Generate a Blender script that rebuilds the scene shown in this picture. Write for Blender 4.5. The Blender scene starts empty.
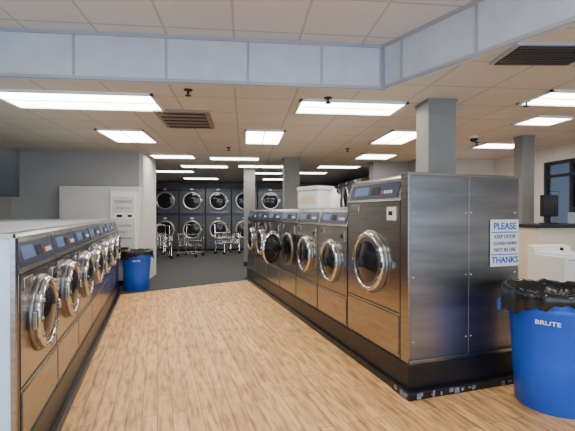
import bpy, bmesh, math, random
from mathutils import Matrix, Vector
random.seed(4)
R=math.radians
C=bpy.context.scene.collection
ROW=R(12)
def M(x,y):
    c,s=math.cos(ROW),math.sin(ROW)
    return (x*c-y*s, x*s+y*c)

# ---------------- materials ----------------
def mat(name,col,rough=.5,metal=0,noise=0,nscale=8,bump=0,stretch=None,emis=None,estr=0,spec=None,aniso=0):
    m=bpy.data.materials.new(name); m.use_nodes=True
    nt=m.node_tree; b=nt.nodes['Principled BSDF']
    b.inputs['Base Color'].default_value=(*col,1)
    b.inputs['Roughness'].default_value=rough
    b.inputs['Metallic'].default_value=metal
    if spec is not None: b.inputs['Specular IOR Level'].default_value=spec
    if emis:
        b.inputs['Emission Color'].default_value=(*emis,1); b.inputs['Emission Strength'].default_value=estr
    if noise or bump:
        tc=nt.nodes.new('ShaderNodeTexCoord'); mp=nt.nodes.new('ShaderNodeMapping')
        nt.links.new(tc.outputs['Object'],mp.inputs['Vector'])
        if stretch: mp.inputs['Scale'].default_value=stretch
        n=nt.nodes.new('ShaderNodeTexNoise'); n.inputs['Scale'].default_value=nscale; n.inputs['Detail'].default_value=5
        nt.links.new(mp.outputs[0],n.inputs['Vector'])
        if noise:
            r=nt.nodes.new('ShaderNodeValToRGB')
            r.color_ramp.elements[0].position=.3; r.color_ramp.elements[1].position=.7
            r.color_ramp.elements[0].color=(*[max(0,c*(1-noise)) for c in col],1)
            r.color_ramp.elements[1].color=(*[min(1,c*(1+noise)) for c in col],1)
            nt.links.new(n.outputs['Fac'],r.inputs[0]); nt.links.new(r.outputs[0],b.inputs['Base Color'])
        if bump:
            bp=nt.nodes.new('ShaderNodeBump'); bp.inputs['Strength'].default_value=bump; bp.inputs['Distance'].default_value=.01
            nt.links.new(n.outputs['Fac'],bp.inputs['Height']); nt.links.new(bp.outputs[0],b.inputs['Normal'])
    return m

steel=mat('stainless_steel',(.34,.32,.295),.26,1,.16,3,.05,(1,1,14))
steel2=mat('stainless_panel',(.27,.265,.265),.32,1,.28,1.6,.06,(.6,.6,5))
endw=mat('end_panel_daylight_tint',(.55,.70,.88),.35,.1,.10,2)  # light blue stands in for daylight falling on the row end
chrome=mat('chrome',(.66,.66,.68),.14,1)
darkglass=mat('door_glass',(.012,.014,.018),.06,0)
drum=mat('drum_steel',(.22,.22,.23),.3,1)
black=mat('black_plastic',(.010,.010,.011),.45,spec=.25)
plinthm=mat('plinth_black',(.010,.010,.012),.34,.2,.35,6,.2)
scuff=mat('scuffed_paint',(.20,.21,.23),.6,0,.5,25)
consoleb=mat('console_blue',(.015,.03,.08),.3)
display=mat('console_label',(.08,.18,.42),.4)
whitep=mat('white_plastic',(.76,.77,.76),.4)
lid=mat('machine_top',(.42,.46,.50),.35,.5)
redm=mat('red_button',(.6,.04,.03),.4)
wallm=mat('wall_paint',(.34,.34,.33),.7,0,.05,2)
wall_l=mat('wall_light_paint',(.60,.585,.55),.7,0,.05,2)
wall_d=mat('wall_hall_paint',(.25,.25,.245),.7,0,.1,2)
beige=mat('beige_laminate',(.66,.58,.46),.5)
colm=mat('column_paint',(.19,.19,.18),.6,0,.06,4)
soff=mat('soffit_panel',(.50,.55,.62),.45,0,.06,5)
trimm=mat('metal_trim',(.36,.39,.44),.4,.2)
framem=mat('dark_frame',(.03,.03,.035),.35,.5)
bluep=mat('blue_bin_plastic',(.008,.09,.56),.42,0,.06,6,.05)
bagm=mat('bin_bag',(.012,.012,.014),.22,0,0,14,.6)
brown=mat('diffuser_brown',(.28,.20,.14),.5)
bluet=mat('blue_ink',(.02,.09,.42),.5)
inkm=mat('grey_ink',(.12,.12,.13),.5)
light=mat('diffuser_glow',(.9,.9,.85),.5,emis=(1,.95,.85),estr=16.5)
dry=mat('dryer_front',(.085,.085,.09),.35,.3)
dryr=mat('dryer_ring',(.52,.54,.56),.25,.6)
screen=mat('tv_screen',(.018,.024,.032),.35,spec=.2)
carpet=mat('carpet',(.045,.047,.048),.9,0,.25,40,.3)

def wood():
    m=bpy.data.materials.new('oak_planks'); m.use_nodes=True; nt=m.node_tree; b=nt.nodes['Principled BSDF']
    tc=nt.nodes.new('ShaderNodeTexCoord'); mp=nt.nodes.new('ShaderNodeMapping')
    mp.inputs['Rotation'].default_value=(0,0,-R(102))
    nt.links.new(tc.outputs['Object'],mp.inputs[0])
    br=nt.nodes.new('ShaderNodeTexBrick'); br.offset=.37; br.offset_frequency=2
    br.inputs['Scale'].default_value=1; br.inputs['Brick Width'].default_value=.8; br.inputs['Row Height'].default_value=.10
    br.inputs['Mortar Size'].default_value=.003; br.inputs['Mortar Smooth'].default_value=.2
    br.inputs['Color1'].default_value=(.85,.50,.205,1); br.inputs['Color2'].default_value=(.66,.36,.135,1)
    br.inputs['Mortar'].default_value=(.30,.15,.06,1)
    nt.links.new(mp.outputs[0],br.inputs[0])
    mp2=nt.nodes.new('ShaderNodeMapping'); mp2.inputs['Scale'].default_value=(1.8,12,1)
    nt.links.new(mp.outputs[0],mp2.inputs[0])
    n=nt.nodes.new('ShaderNodeTexNoise'); n.inputs['Scale'].default_value=2.4; n.inputs['Detail'].default_value=6
    nt.links.new(mp2.outputs[0],n.inputs[0])
    r=nt.nodes.new('ShaderNodeValToRGB'); r.color_ramp.elements[0].position=.32; r.color_ramp.elements[1].position=.56
    r.color_ramp.elements[0].color=(.54,.45,.36,1); r.color_ramp.elements[1].color=(1.06,1.05,1.04,1)
    nt.links.new(n.outputs[0],r.inputs[0])
    mx=nt.nodes.new('ShaderNodeMix'); mx.data_type='RGBA'; mx.blend_type='MULTIPLY'; mx.inputs[0].default_value=1
    nt.links.new(br.outputs[0],mx.inputs[6]); nt.links.new(r.outputs[0],mx.inputs[7])
    nt.links.new(mx.outputs[2],b.inputs['Base Color'])
    b.inputs['Roughness'].default_value=.5
    return m
def tiles(name,col):
    m=bpy.data.materials.new(name); m.use_nodes=True; nt=m.node_tree; b=nt.nodes['Principled BSDF']
    tc=nt.nodes.new('ShaderNodeTexCoord'); mp=nt.nodes.new('ShaderNodeMapping')
    nt.links.new(tc.outputs['Object'],mp.inputs[0]); mp.inputs['Location'].default_value=(.1,.05,0)
    br=nt.nodes.new('ShaderNodeTexBrick'); br.offset=0
    br.inputs['Scale'].default_value=1; br.inputs['Brick Width'].default_value=.61; br.inputs['Row Height'].default_value=.61
    br.inputs['Mortar Size'].default_value=.011; br.inputs['Mortar Smooth'].default_value=.1
    br.inputs['Color1'].default_value=(*col,1); br.inputs['Color2'].default_value=(*[c*.93 for c in col],1)
    br.inputs['Mortar'].default_value=(*[c*.68 for c in col],1)
    nt.links.new(mp.outputs[0],br.inputs[0])
    n=nt.nodes.new('ShaderNodeTexNoise'); n.inputs['Scale'].default_value=60
    nt.links.new(tc.outputs['Object'],n.inputs[0])
    mx=nt.nodes.new('ShaderNodeMix'); mx.data_type='RGBA'; mx.blend_type='MULTIPLY'; mx.inputs[0].default_value=.2
    nt.links.new(br.outputs[0],mx.inputs[6]); nt.links.new(n.outputs[0],mx.inputs[7])
    nt.links.new(mx.outputs[2],b.inputs['Base Color']); b.inputs['Roughness'].default_value=.85
    return m
woodm=wood(); tilem=tiles('ceiling_tiles',(.66,.63,.555)); tileh=tiles('raised_ceiling_tiles',(.70,.70,.685))

# ---------------- mesh builder ----------------
class MB:
    def __init__(s): s.bm=bmesh.new(); s.mats=[]
    def mi(s,m):
        if m not in s.mats: s.mats.append(m)
        return s.mats.index(m)
    def merge(s,t,m,X=None,smooth=False):
        if X is not None: bmesh.ops.transform(t,matrix=X,verts=t.verts)
        i=s.mi(m)
        for f in t.faces: f.material_index=i; f.smooth=smooth
        me=bpy.data.meshes.new('tmp'); t.to_mesh(me); t.free(); s.bm.from_mesh(me); bpy.data.meshes.remove(me)
    def box(s,x0,x1,y0,y1,z0,z1,m,bev=0,X=None):
        t=bmesh.new(); bmesh.ops.create_cube(t,size=1)
        bmesh.ops.transform(t,matrix=Matrix.Translation(((x0+x1)/2,(y0+y1)/2,(z0+z1)/2))@Matrix.Diagonal((x1-x0,y1-y0,z1-z0,1)),verts=t.verts)
        if bev: bmesh.ops.bevel(t,geom=t.edges[:],offset=bev,segments=2,affect='EDGES',profile=.6)
        s.merge(t,m,X)
    def prism(s,prof,x0,x1,m,X=None):   # prof in (y,z)
        t=bmesh.new(); a=[t.verts.new((x0,y,z)) for y,z in prof]; b=[t.verts.new((x1,y,z)) for y,z in prof]
        n=len(prof); t.faces.new(a); t.faces.new(b[::-1])
        for i in range(n): t.faces.new((a[i],b[i],b[(i+1)%n],a[(i+1)%n]))
        bmesh.ops.recalc_face_normals(t,faces=t.faces); s.merge(t,m,X)
    def poly(s,pts,z0,z1,m):
        t=bmesh.new(); a=[t.verts.new((x,y,z0)) for x,y in pts]; b=[t.verts.new((x,y,z1)) for x,y in pts]
        n=len(pts); t.faces.new(a); t.faces.new(b[::-1])
        for i in range(n): t.faces.new((a[i],b[i],b[(i+1)%n],a[(i+1)%n]))
        bmesh.ops.recalc_face_normals(t,faces=t.faces); s.merge(t,m)
    def lathe(s,prof,m,X=None,seg=32,fn=None,smooth=True):
        t=bmesh.new(); rings=[]
        for k,(r,h) in enumerate(prof):
            ring=[]
            if r<1e-5: ring=[t.verts.new((0,0,h))]
            else:
                for i in range(seg):
                    a=2*math.pi*i/seg; rr,hh=(r,h) if fn is None else fn(k,a,r,h)
                    ring.append(t.verts.new((rr*math.cos(a),rr*math.sin(a),hh)))
            rings.append(ring)
        for A,B in zip(rings,rings[1:]):
            for i in range(seg):
                j=(i+1)%seg
                if len(A)==1 and len(B)==1: continue
                if len(A)==1: t.faces.new((A[0],B[i],B[j]))
                elif len(B)==1: t.faces.new((A[i],A[j],B[0]))
                else: t.faces.new((A[i],A[j],B[j],B[i]))
        s.merge(t,m,X,smooth)
    def tube(s,p,q,r,m,seg=8):
        p,q=Vector(p),Vector(q); d=q-p
        X=Matrix.Translation(p)@d.to_track_quat('Z','Y').to_matrix().to_4x4()
        s.lathe([(0,0),(r,0),(r,d.length),(0,d.length)],m,X,seg)
    def mesh(s,name):
        me=bpy.data.meshes.new(name); s.bm.normal_update(); s.bm.to_mesh(me); s.bm.free()
        for m in s.mats: me.materials.append(m)
        return me
    def obj(s,name,loc=(0,0,0),rz=0,rot=None):
        return place(name,s.mesh(name),loc,rz,rot)
def place(name,me,loc=(0,0,0),rz=0,rot=None):
    o=bpy.data.objects.new(name,me); C.objects.link(o); o.location=loc; o.rotation_euler=rot or (0,0,rz); return o
def text(name,body,size,loc,m,parent,rot=(R(90),0,0),sx=1):
    cu=bpy.data.curves.new(name,'FONT'); cu.body=body; cu.size=size; cu.align_x='CENTER'; cu.extrude=.0008; cu.offset=size*.02
    cu.materials.append(m); o=bpy.data.objects.new(name,cu); C.objects.link(o)
    o.parent=parent; o.location=loc; o.rotation_euler=rot; o.scale=(sx,1,1); return o
FRONT=Matrix.Rotation(R(90),4,'X')

# ---------------- room shell ----------------
ZL,ZH=2.6,3.03
b=MB()
b.poly([(-4.5,-2),(5.6,-2),(5.6,8.5),(.25,8.5),(-4.5,5.72)],-.1,0,woodm)
b.poly([(-4.5,5.72),(.25,8.5),(5.6,8.5),(5.6,16),(-4.5,16)],-.1,0,carpet)
b.obj('floor')
T1,T2,T3=(1.335,3.78),(2.06,2.31),(4.18,-2)
b=MB(); b.poly([(-4.5,16),(-4.5,3.83),T1[:1]+(3.83,),(1.38,3.80),(4.23,-2),(5.6,-2),(5.6,16)],ZL,ZL+.06,tilem)
b.poly([(-4.5,3.80),(1.36,3.80),(4.2,-2),(-4.5,-2)],ZH,ZH+.06,tileh)
b.obj('ceiling')
b=MB()
b.box(-4.5,1.335,3.78,3.83,ZL-.0,ZH,soff)
for x in (-3.9,-3.1,-2.32,-1.53,-.72,.03,.73,1.31): b.box(x-.009,x+.009,3.768,3.785,ZL,ZH,trimm)
for z in (ZL,ZH-.03): b.box(-4.5,1.335,3.762,3.785,z,z+.03,trimm)
dx,dy=T3[0]-T1[0],T3[1]-T1[1]; L=math.hypot(dx,dy); X=Matrix.Translation((T1[0],T1[1],0))@Matrix.Rotation(math.atan2(dy,dx),4,'Z')
b.box(0,L,0,.05,ZL,ZH,soff,0,X)
for x in (.02,.24,.98,1.72,2.46,3.2): b.box(x-.009,x+.009,-.016,.0,ZL,ZH,trimm,0,X)
for z in (ZL,ZH-.03): b.box(0,L,-.018,.0,z,z+.03,trimm,0,X)
b.obj('trim_1')
def wall(name,x0,x1,y0,y1,z0=0,z1=3.1,m=wallm):
    b=MB(); b.box(x0,x1,y0,y1,z0,z1,m); return b.obj(name)
wall('wall_left',-4.6,-4.5,-2,16,m=wallm)
wall('wall_back',-4.6,3.9,16,16.1,m=wall_d)
b=MB(); b.box(-4.5,-2.1,8.25,9.4,0,ZL,wallm); b.box(-3.5,-2.03,8.0,8.25,0,1.91,wall_l,.004); b.box(-2.1,-2.02,8.25,9.4,0,ZL,wall_l)
b.obj('wall_closet')
b=MB(); b.box(3.8,4.55,8.5,8.6,0,ZL,wall_l); b.box(5.45,5.7,8.5,8.6,0,ZL,wall_l); b.box(4.55,5.45,8.5,8.6,0,1.35,wall_l); b.box(4.55,5.45,8.5,8.6,2.15,ZL,wall_l); b.obj('wall_back_right')
b=MB(); b.box(3.8,3.9,8.6,16,0,ZL,wall_d); b.obj('wall_hall_right')
b=MB(); b.box(2.95,3.8,9.0,9.3,2.1,ZL,wall_d); b.obj('wall_bulkhead')
b=MB()
b.box(5.6,5.7,-2,5.75,0,3.1,wall_l); b.box(5.6,5.7,7.0,8.5,0,3.1,wall_l); b.box(5.6,5.7,5.75,7.0,2.35,3.1,wall_l); b.obj('wall_right')
b=MB(); b.box(-3.5,-2.03,7.985,8.0,0,.1,framem); b.obj('baseboard_closet')
b=MB(); b.box(3.8,5.6,8.485,8.5,0,.1,framem); b.obj('baseboard_back_right')
b=MB(); b.box(-4.6,5.7,-2.1,-2,0,.35,wall_l); b.box(-4.6,5.7,-2.1,-2,2.75,3.1,wall_l)
for x in (-4.6,-2.1,.45,3.0,5.5): b.box(x,x+.2,-2.1,-2,.35,2.75,wall_l)
b.obj('wall_front')
for i,x in enumerate((-4.4,-1.9,.65,3.2)):
    x1=(-2.1,.45,3.0,5.5)[i]
    b=MB()
    for a,c in ((x,x+.05),(x1-.05,x1),((x+x1)/2-.025,(x+x1)/2+.025)): b.box(a,c,-2.08,-2.02,.35,2.75,framem)
    for z in (.35,2.7,2.0): b.box(x,x1,-2.08,-2.02,z,z+.05,framem)
    b.obj('window_%d'%(i+1))
b=MB()
for a,c in ((4.55,4.60),(5.40,5.45),(4.98,5.02)): b.box(a,c,8.49,8.57,1.35,2.15,whitep)
for z in (1.35,2.10): b.box(4.55,5.45,8.49,8.57,z,z+.05,whitep)
b.obj('window_5')
pane=bpy.data.materials.new('tinted_glass'); pane.use_nodes=True; nt=pane.node_tree; nt.nodes.clear()
o_=nt.nodes.new('ShaderNodeOutputMaterial'); tr=nt.nodes.new('ShaderNodeBsdfTransparent'); tr.inputs[0].default_value=(.16,.18,.20,1)
gl=nt.nodes.new('ShaderNodeBsdfGlossy'); gl.inputs[1].default_value=.05; mxs=nt.nodes.new('ShaderNodeMixShader'); mxs.inputs[0].default_value=.12
nt.links.new(tr.outputs[0],mxs.inputs[1]); nt.links.new(gl.outputs[0],mxs.inputs[2]); nt.links.new(mxs.outputs[0],o_.inputs[0])
b=MB()
for y0,y1 in ((5.76,5.82),(6.35,6.40),(6.93,6.99)): b.box(5.605,5.69,y0,y1,0,2.34,framem)
for z0,z1 in ((0,.10),(1.0,1.05),(2.05,2.10),(2.28,2.34)): b.box(5.61,5.68,5.82,6.93,z0,z1,framem)
b.box(5.63,5.64,5.82,6.93,.10,2.28,pane); b.tube((5.58,6.30,.95),(5.58,6.30,1.25),.012,chrome)
for z in (.97,1.23): b.tube((5.58,6.30,z),(5.62,6.37,z),.008,chrome)
b.obj('door_1')

# ---------------- ceiling lights ----------------
def troffer(x,y,w,d,rz=0,z=ZL):
    b=MB()
    f=.03
    b.box(-w/2,w/2,-d/2,-d/2+f,-.025,0,whitep); b.box(-w/2,w/2,d/2-f,d/2,-.025,0,whitep)
    b.box(-w/2,-w/2+f,-d/2,d/2,-.025,0,whitep); b.box(w/2-f,w/2,-d/2,d/2,-.025,0,whitep)
    b.box(-w/2+f,w/2-f,-d/2+f,d/2-f,-.012,-.001,light)
    if w>d: b.box(-w/2+f,w/2-f,-.008,.008,-.02,-.005,whitep)
    else: b.box(-.008,.008,-d/2+f,d/2-f,-.02,-.005,whitep)
    return b.obj('ceiling_light',(x,y,z),rz)
for a in [(-1.72,4.47,1.6,.66),(1.165,4.435,1.19,.55),(-1.79,6.45,.68,1.0),(.29,6.32,.6,1.1),(2.395,6.10,.6,1.08),
          (-1.5,8.62,.9,.5),(-.225,8.8,1.1,.45),(2.73,8.18,.75,.7),(-1.02,10.36,1.2,.5),(.417,10.2,1.2,.5),(-2.0,11.67,1.1,.5),
          (.57,11.9,1.1,.5),(2.39,10.1,1.1,.5),(1.87,11.7,1.1,.5),(3.82,4.79,.55,.45),(3.50,3.84,1.1,.5),(4.47,6.63,.8,.5),
          (-1.5,14,1.2,.6),(1.2,14,1.2,.6)]:
    troffer(*a)
for a in [(-1.9,1.5,1.19,.6),(.6,1.5,1.19,.6),(-1.9,-.7,1.19,.6),(.9,-.7,1.19,.6)]: troffer(*a,0,ZH)  # added fixtures out of view overhead, extra light for the floor
b=MB(); b.box(-.32,.32,-.45,.45,-.03,0,brown,.005)
for i in range(9): b.box(-.27,.27,-.4+i*.09,-.36+i*.09,-.042,-.028,brown if i%2 else framem)
b.obj('ceiling_air_diffuser',(-.74,5.2,ZL))
b=MB(); b.box(-.32,.32,-.19,.19,-.02,0,trimm)
for i in range(8): b.box(-.29,.29,-.17+i*.044,-.138+i*.044,-.03,-.018,framem)
b.obj('ceiling_air_vent',(2.24,2.79,ZL),-R(5))
def sprinkler(x,y,z=ZL):
    b=MB(); b.lathe([(0,0),(.045,0),(.04,-.012),(.012,-.016),(.012,-.05),(.03,-.055),(.03,-.062),(0,-.064)],framem,None,16)
    b.obj('ceiling_sprinkler',(x,y,z))
for p in ((.86,4.1),(-.55,3.98),(3.0,4.0),(3.9,6.4),(-.3,7.4),(1.9,7.3)): sprinkler(*p)
b=MB(); b.lathe([(0,0),(.07,0),(.07,-.03),(.06,-.04)],whitep,None,24); b.lathe([(.06,-.04),(.05,-.075),(.03,-.095),(0,-.1)],darkglass,None,24)
b.obj('security_camera_dome',(3.55,5.9,ZL))

# ---------------- columns ----------------
def column(x,y,w,rz=0,m=colm):
    b=MB(); b.box(-w/2,w/2,-w/2,w/2,0,ZL,m,.01); e=w/2+.008
    b.box(-e,e,-e,e,0,.12,framem,.004); b.box(-e,e,-e,e,ZL-.03,ZL,m,.004)
    b.obj('support_column',(x,y,0),rz)
cx,cy=M(2.88,3.64); column(cx,cy,.31,0)
cx,cy=M(2.80,8.33); column(cx,cy,.34,0)
column(.118,10.75,.3); column(4.35,5.85,.2)

# ---------------- washers ----------------
def washer_mesh(name,w,h,dp,dr,dz,big=False,openang=0,top=lid):
    b=MB(); ch=.19 if not big else .2
    b.box(-w/2+.003,w/2-.003,0,dp,0,h-ch,steel,.008)
    b.prism([(0,h-ch),(.05,h-.015),(.07,h),(dp,h),(dp,h-ch)],-w/2+.003,w/2-.003,steel)
    b.box(-w/2+.01,w/2-.01,.09,dp-.01,h-.002,h+.012,top,.004)
    sl=math.atan2(.05,ch-.015)
    X=Matrix.Translation((0,0,h-ch))@Matrix.Rotation(-sl,4,'X')
    b.box(-w/2+.04,w/2-.05,-.006,.004,.025,ch-.035,consoleb,.003,X)
    b.box(-w*.36,-w*.08,-.009,0,.06,ch-.06,display,.002,X)
    b.box(-w*.02,w*.12,-.010,0,.06,ch-.07,black,.002,X)
    for i in range(4): b.box(w*.17+i*.045,w*.17+i*.045+.026,-.012,0,.065,.092,whitep if i else redm,.002,X)
    b.box(-w/2+.01,w/2-.01,-.002,.004,h-ch-.008,h-ch-.002,black)
    for sx in (-1,1): b.box(sx*(w/2-.004)-.004,sx*(w/2-.004)+.004,-.001,.004,0,h-ch,black)
    zl=dz-dr-.10
    b.box(-w/2+.02,w/2-.02,-.003,.004,zl,zl+.007,black)
    b.box(-w/2+.02,w/2-.02,-.009,.002,.03,zl-.02,steel,.005)
    b.box(w*.30,w*.43,-.012,.002,h-ch-.16,h-ch-.05,whitep if big else steel,.004)
    b.box(w*.335,w*.395,-.016,-.01,h-ch-.12,h-ch-.085,black,.001)
    b.box(-w*.43,-w*.24,-.008,.002,h-ch-.09,h-ch-.03,steel,.004)
    X0=Matrix.Translation((0,0,dz))@FRONT
    b.lathe([(dr*1.06,0),(dr*1.06,.012),(dr*.98,.02),(dr*.80,.02),(dr*.78,-.02),(dr*.72,-.16),(0,-.16)],drum,X0,40)
    if openang:
        hx=-dr*1.08
        XD=Matrix.Translation((hx,-.02,dz))@Matrix.Rotation(-openang,4,'Z')@Matrix.Translation((-hx,0,0))@FRONT
    else: XD=X0@Matrix.Translation((0,0,.014))
    b.lathe([(dr*.97,0),(dr,.008),(dr,.024),(dr*.95,.038),(dr*.88,.040),(dr*.84,.028)],chrome,XD,44)
    b.lathe([(dr*.85,.028),(dr*.79,.022),(dr*.75,.034),(dr*.70,.028)],drum,XD,44)
    b.lathe([(dr*.71,.028),(dr*.55,.04),(dr*.3,.05),(0,.053)],darkglass,XD,40)
    b.lathe([(dr*.97,0),(dr*.6,-.01),(dr*.5,-.05),(0,-.08)],darkglass,XD,40)
    for i in range(12):
        a=2*math.pi*i/12
        b.lathe([(.012,0),(.012,.008),(0,.011)],steel,XD@Matrix.Translation((dr*.91*math.cos(a),dr*.91*math.sin(a),.037)),8)
    b.box(dr*.90,dr*1.12,-.03,.03,.018,.045,chrome,.008,XD)
    b.box(-dr*1.15,-dr*.94,-.05,.05,.0,.025,steel,.006,XD)
    return b.mesh(name)
PB=.24
wl=washer_mesh('washer_left',.745,1.29-PB,.78,.205,.83-PB)
wi=washer_mesh('washer_small',.78,1.45-PB,.77,.225,.87-PB)
wo=washer_mesh('washer_small_open',.78,1.45-PB,.77,.225,.87-PB,False,R(50))
wb=washer_mesh('washer_big',.92,1.70-PB,.77,.265,.965-PB,True)
for i in range(7):
    x,y=M(-.64,2.27+.745*(i+.5)); place('front_load_washer',wl,(x,y,PB),ROW+R(90))
for i in range(7):
    x,y=M(-2.23,2.27+.745*(i+.5)); place('front_load_washer',wl,(x,y,PB),ROW-R(90))
x,y=M(1.83,3.19); place('large_front_load_washer',wb,(x,y,PB),ROW-R(90))
for i in range(6):
    x,y=M(1.83,3.66+.78*(i+.5)); place('front_load_washer',wo if i==2 else wi,(x,y,PB),ROW-R(90))
b=MB(); b.box(-2.28,-.59,2.24,7.50,0,.05,plinthm,.006); b.box(-2.24,-.63,2.26,7.49,.05,PB,plinthm,.006)
b.obj('machine_plinth',(0,0,0),ROW)
b=MB(); b.box(1.78,2.62,2.77,8.38,0,.05,plinthm,.006); b.box(1.815,2.60,2.75,8.35,.05,PB,plinthm,.006)
b.obj('machine_plinth',(0,0,0),ROW)
b=MB()
b.box(1.77,3.0,2.53,2.765,0,.06,plinthm,.008); b.box(1.81,2.95,2.59,2.745,.06,PB,plinthm,.006)
for i in range(18):
    a=random.uniform(1.79,2.9); wd=random.uniform(.015,.05)
    b.box(a,a+wd,2.528,2.532,random.uniform(.0,.03),random.uniform(.035,.058),scuff)
for i in range(6):
    a=random.uniform(2.54,2.70); wd=random.uniform(.015,.04)
    b.box(1.768,1.772,a,a+wd,random.uniform(.0,.03),random.uniform(.035,.055),scuff)
b.obj('machine_plinth',(0,0,0),ROW)
# end panel of the left row, its blue daylight put into the colour
b=MB(); b.box(-2.21,-1.44,2.225,2.262,PB,1.285,endw,.004); b.box(-1.436,-.66,2.225,2.262,PB,1.285,endw,.004)
b.box(-2.215,-.655,2.22,2.265,1.275,1.30,steel,.003); b.box(-.668,-.645,2.22,2.265,PB,1.28,steel,.003)
for z in (.4,.8,1.15):
    for xx in (-2.15,-1.5,-1.38,-.72): b.lathe([(.008,0),(.007,.004),(0,.006)],chrome,Matrix.Translation((xx,2.225,z))@FRONT,10)
b.obj('row_end_panel',(0,0,0),ROW)
b=MB(); b.box(1.83,2.40,2.63,2.72,PB,1.705,steel2,.004); b.box(2.404,2.93,2.63,2.72,PB,1.705,steel2,.004)
b.box(1.825,2.935,2.622,2.725,1.69,1.715,steel,.003); b.box(1.825,1.85,2.622,2.72,PB,1.70,steel,.003)
b.box(1.83,2.93,2.60,2.63,PB,PB+.03,steel,.003)
for z in (.4,.9,1.4):
    for xx in (1.88,2.38,2.43,2.89): b.lathe([(.008,0),(.007,.004),(0,.006)],chrome,Matrix.Translation((xx,2.63,z))@FRONT,10)
b.obj('island_end_panel',(0,0,0),ROW)
x,y=M(2.765,2.616); b=MB(); b.box(-.15,.15,0,.006,-.195,.195,whitep,.002)
b.box(-.14,.14,-.0015,.001,.085,.093,bluet); b.box(-.14,.14,-.0015,.001,-.10,-.092,bluet)
s=b.obj('notice_sign',(x,y,1.15),ROW)
for i,(t,z,sz,mm) in enumerate((('PLEASE',.115,.078,bluet),('KEEP DOOR',.04,.042,inkm),('CLOSED WHEN',-.015,.036,inkm),('NOT IN USE',-.07,.042,inkm),('THANKS',-.165,.072,bluet))):
    text('sign_text_%d'%i,t,sz,(0,-.003,z),mm,s)
x,y=M(2.14,5.28); b=MB(); b.box(-.22,.22,-.15,.15,0,.25,whitep,.02); b.box(-.23,.23,-.16,.16,.25,.31,whitep,.02); b.box(-.15,.15,-.155,-.148,.06,.18,beige)
b.box(-.222,.222,-.152,.152,.243,.25,trimm)
b.obj('detergent_carton',(x,y,1.464),ROW-R(70))
x,y=M(2.2,4.78); b=MB(); b.lathe([(0,0),(.07,0),(.075,.02),(.075,.16),(.03,.21),(.03,.25),(0,.25)],whitep,None,20); b.box(-.03,.03,.05,.10,.08,.2,whitep,.008)
b.obj('detergent_jug',(x,y,1.464),0)
x,y=M(-1.2,3.1); b=MB(); b.lathe([(0,.0),(.12,0),(.15,.14),(.155,.14),(.155,.15),(.14,.15),(.11,.01),(0,.01)],whitep,None,28)
b.obj('plastic_tub',(x,y,1.302),0)

# ---------------- trash cans ----------------
def can(x,y,s,rz,ts=.038):
    b=MB()
    b.lathe([(0,0),(.235,0),(.245,.01),(.262,.30),(.264,.31),(.264,.33),(.264,.34),(.285,.66),(.300,.68),(.300,.715),(.292,.72),(.298,.775),(.318,.78),(.322,.80),(.312,.808),(.296,.80),(.272,.5),(.235,.03),(0,.03)],bluep,None,48)
    for sgn in (1,-1):
        b.box(sgn*.315-.03,sgn*.315+.03,-.07,.07,.685,.705,bluep,.008); b.box(sgn*.343-.01,sgn*.343+.01,-.07,.07,.62,.70,bluep,.006)
    rnd=[random.random() for _ in range(96)]
    def fn(k,a,r,hh):
        i=int(round(a/(2*math.pi)*96))%96
        w=math.sin(a*11)*.5+math.sin(a*23+1)*.35+(rnd[i]-.5)*.7
        if k<=1: return r+.010*w, hh-.02*w-.05*math.sin(a*2+.6)*(k==0)
        if k in(2,3): return r+.008*w, hh+.010*w
        return r+.014*w, hh+.012*w
    b.lathe([(.330,.70),(.336,.75),(.338,.79),(.324,.825),(.300,.822),(.262,.74),(.22,.60),(.14,.50),(0,.48)],bagm,None,96,fn)
    o=b.obj('trash_can',(x,y,0),rz); o.scale=(s,s,s)
    text('bin_lettering','BRUTE',ts,(0,-.289,.61),whitep,o,(R(87),0,0),1.3)
    return o
x,y=M(2.785,2.19); can(x,y,1.04,R(-47))
x,y=M(-.36,7.81); can(x,y,.88,R(15))

# ---------------- dryers ----------------
b=MB(); w=.95
b.box(-w/2+.005,w/2-.005,0,.8,.06,2.3,dry,.01); b.box(-w/2+.03,w/2-.03,.03,.8,0,.06,black)
b.box(-w/2+.02,w/2-.02,-.005,.002,1.30,1.42,consoleb,.003)
b.box(-w/2+.02,w/2-.02,-.005,.002,2.2,2.28,consoleb,.003)
for z in (.78,1.85):
    X=Matrix.Translation((0,0,z))@FRONT
    b.lathe([(.34,0),(.35,.02),(.33,.05),(.30,.055),(.28,.03)],dryr,X,36); b.lathe([(.28,.03),(.18,.05),(0,.06)],darkglass,X,30)
    b.box(.30,.38,-.05,.05,.04,.07,dryr,.01,X)
    b.box(-.38,.38,-.004,.002,z-.42,z-.41,dryr); b.box(-.06,.06,-.01,.002,z+.40,z+.45,whitep)
dm=b.mesh('stack_dryer')
for i in range(7): place('stacked_dryer',dm,(-3.9+.97*i,15.15,0))
for i in range(5): place('stacked_dryer',dm,(2.98,10.6+.97*i,0),R(-90))
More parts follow.
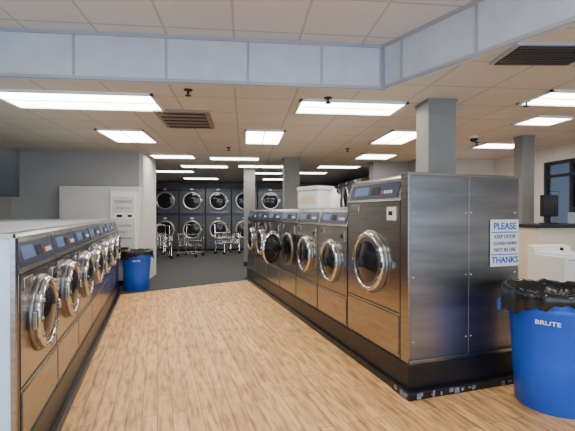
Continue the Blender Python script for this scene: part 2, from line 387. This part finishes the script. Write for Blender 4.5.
def cart(x,y,rz):
    b=MB(); r=.009
    w,d,z0,z1=.32,.24,.35,.72
    for z,e in ((z0,0),((z0+z1)/2,.015),(z1,.03)):
        c=[(-w-e,-d-e,z),(w+e,-d-e,z),(w+e,d+e,z),(-w-e,d+e,z)]
        for i in range(4): b.tube(c[i],c[(i+1)%4],r,chrome,6)
    for i in range(9):
        t=-1+i*.25
        for sg in (-1,1): b.tube((w*t,sg*d,z0),((w+.03)*t,sg*(d+.03),z1),.004,chrome,5)
        b.tube((w*t,-d,z0),(w*t,d,z0),.004,chrome,5)
    for i in range(7):
        t=-1+i/3
        for sg in (-1,1): b.tube((sg*w,d*t,z0),(sg*(w+.03),(d+.03)*t,z1),.004,chrome,5)
    for sx in (-1,1):
        for sy in (-1,1):
            b.tube((sx*w,sy*d,.09),(sx*w,sy*d,z0),.012,chrome,8)
            b.lathe([(0,-.015),(.045,-.015),(.05,0),(.045,.015),(0,.015)],black,Matrix.Translation((sx*w,sy*d,.05))@FRONT,14)
    for sx in (-1,1): b.tube((sx*w,d,z0),(sx*w,d+.06,1.0),.011,chrome,8)
    b.tube((-w,d+.06,1.0),(w,d+.06,1.0),.013,chrome,8); b.tube((-w,-d,.12),(w,-d,.12),.01,chrome,6); b.tube((-w,d,.12),(w,d,.12),.01,chrome,6)
    b.obj('laundry_cart',(x,y,0),rz)
cart(-2.6,12.6,.3); cart(-1.75,13.2,-.4); cart(-3.0,13.7,.1); cart(-.6,13.9,.7)

# ---------------- change machine, tv ----------------
b=MB(); b.box(-.24,.24,0,.11,-.62,.62,whitep,.01); b.box(-.20,.20,-.006,.002,.22,.52,wall_l,.003); b.box(-.21,.21,-.004,.002,-.58,.10,wall_l,.003)
b.box(.08,.16,-.012,.0,.13,.18,black,.002); b.box(-.12,-.02,-.012,.0,.13,.18,black,.002); b.box(-.1,.1,-.02,0,-.52,-.44,black,.004)
s=b.obj('change_machine',(-2.30,7.885,1.19))
for i,(t,z,sz) in enumerate((('CHANGE',.40,.075),('$1 $5 $10',.28,.06),('QUARTERS',-.05,.06),('ONLY',-.17,.06),('NO REFUNDS',-.29,.05))):
    text('label_text_%d'%i,t,sz,(0,-.008,z),inkm,s)
b=MB(); b.box(-.5,.5,-.03,.03,-.30,.30,black,.01); b.box(-.455,.455,-.034,-.028,-.255,.255,screen,.002)
b.box(-.1,.1,.03,.07,-.1,.1,framem,.004); b.tube((0,.09,0),(0,.09,.66),.022,framem,10); b.box(-.09,.09,.0,.18,.655,.69,framem,.004)
b.obj('wall_television',(-3.19,5.02,1.90),R(44))

# ---------------- right side ----------------
b=MB(); b.box(3.9,5.5,4.95,5.45,0,1.2,beige,.004); b.box(3.86,5.52,4.88,5.5,1.2,1.25,framem,.008); b.box(3.92,5.5,4.94,4.96,0,.1,framem)
for x in (4.43,4.96): b.box(x,x+.008,4.945,4.952,.1,1.2,framem)
b.obj('service_counter')
b=MB(); b.box(-.2,.2,-.02,.02,.1,.4,black,.01); b.box(-.18,.18,-.024,-.018,.12,.38,screen); b.box(-.03,.03,0,.03,.01,.15,black); b.box(-.1,.1,-.07,.09,0,.015,black,.004)
b.obj('computer_monitor',(4.25,5.2,1.25),.4)
b=MB(); b.box(-.2,.2,-.17,.17,0,.16,trimm,.01); b.prism([(-.15,.16),(-.05,.24),(.15,.24),(.15,.16)],-.17,.17,framem)
b.obj('cash_register',(4.85,5.18,1.25),.2)
b=MB(); b.box(-.27,.27,-.27,.27,.03,.90,whitep,.015); b.box(-.25,.25,-.25,.14,.90,.925,whitep,.01); b.prism([(.14,.90),(.17,.98),(.27,1.0),(.27,.90)],-.27,.27,whitep)
b.box(-.22,.22,-.272,-.268,.86,.865,black); b.lathe([(.02,0),(.02,.02),(0,.02)],black,Matrix.Translation((.12,.155,.95))@FRONT,12)
for sx in (-.22,.22):
    for sy in (-.22,.22): b.lathe([(0,0),(.025,0),(.02,.035)],black,Matrix.Translation((sx,sy,0)),10)
b.obj('top_load_washer',(3.84,4.46,0),.1)
b=MB(); b.box(-.16,.16,0,.02,-.25,.25,framem,.003); b.box(-.14,.14,-.004,.001,-.23,.23,whitep); b.box(-.11,.11,-.006,-.003,.03,.18,bluet); b.box(-.11,.11,-.006,-.003,-.18,-.02,beige)
b.obj('framed_poster',(4.25,8.475,1.65))

# ---------------- light ----------------
w=bpy.data.worlds.new('World'); bpy.context.scene.world=w; w.use_nodes=True
bg=w.node_tree.nodes['Background']; bg.inputs[0].default_value=(.55,.75,1,1); bg.inputs[1].default_value=5.2

cam=bpy.data.cameras.new('camera'); co=bpy.data.objects.new('camera',cam); C.objects.link(co)
cam.sensor_width=36; cam.lens=400/575*36; co.location=(0,0,1.4); co.rotation_euler=(R(90-.36),0,R(-6.06))
bpy.context.scene.camera=co
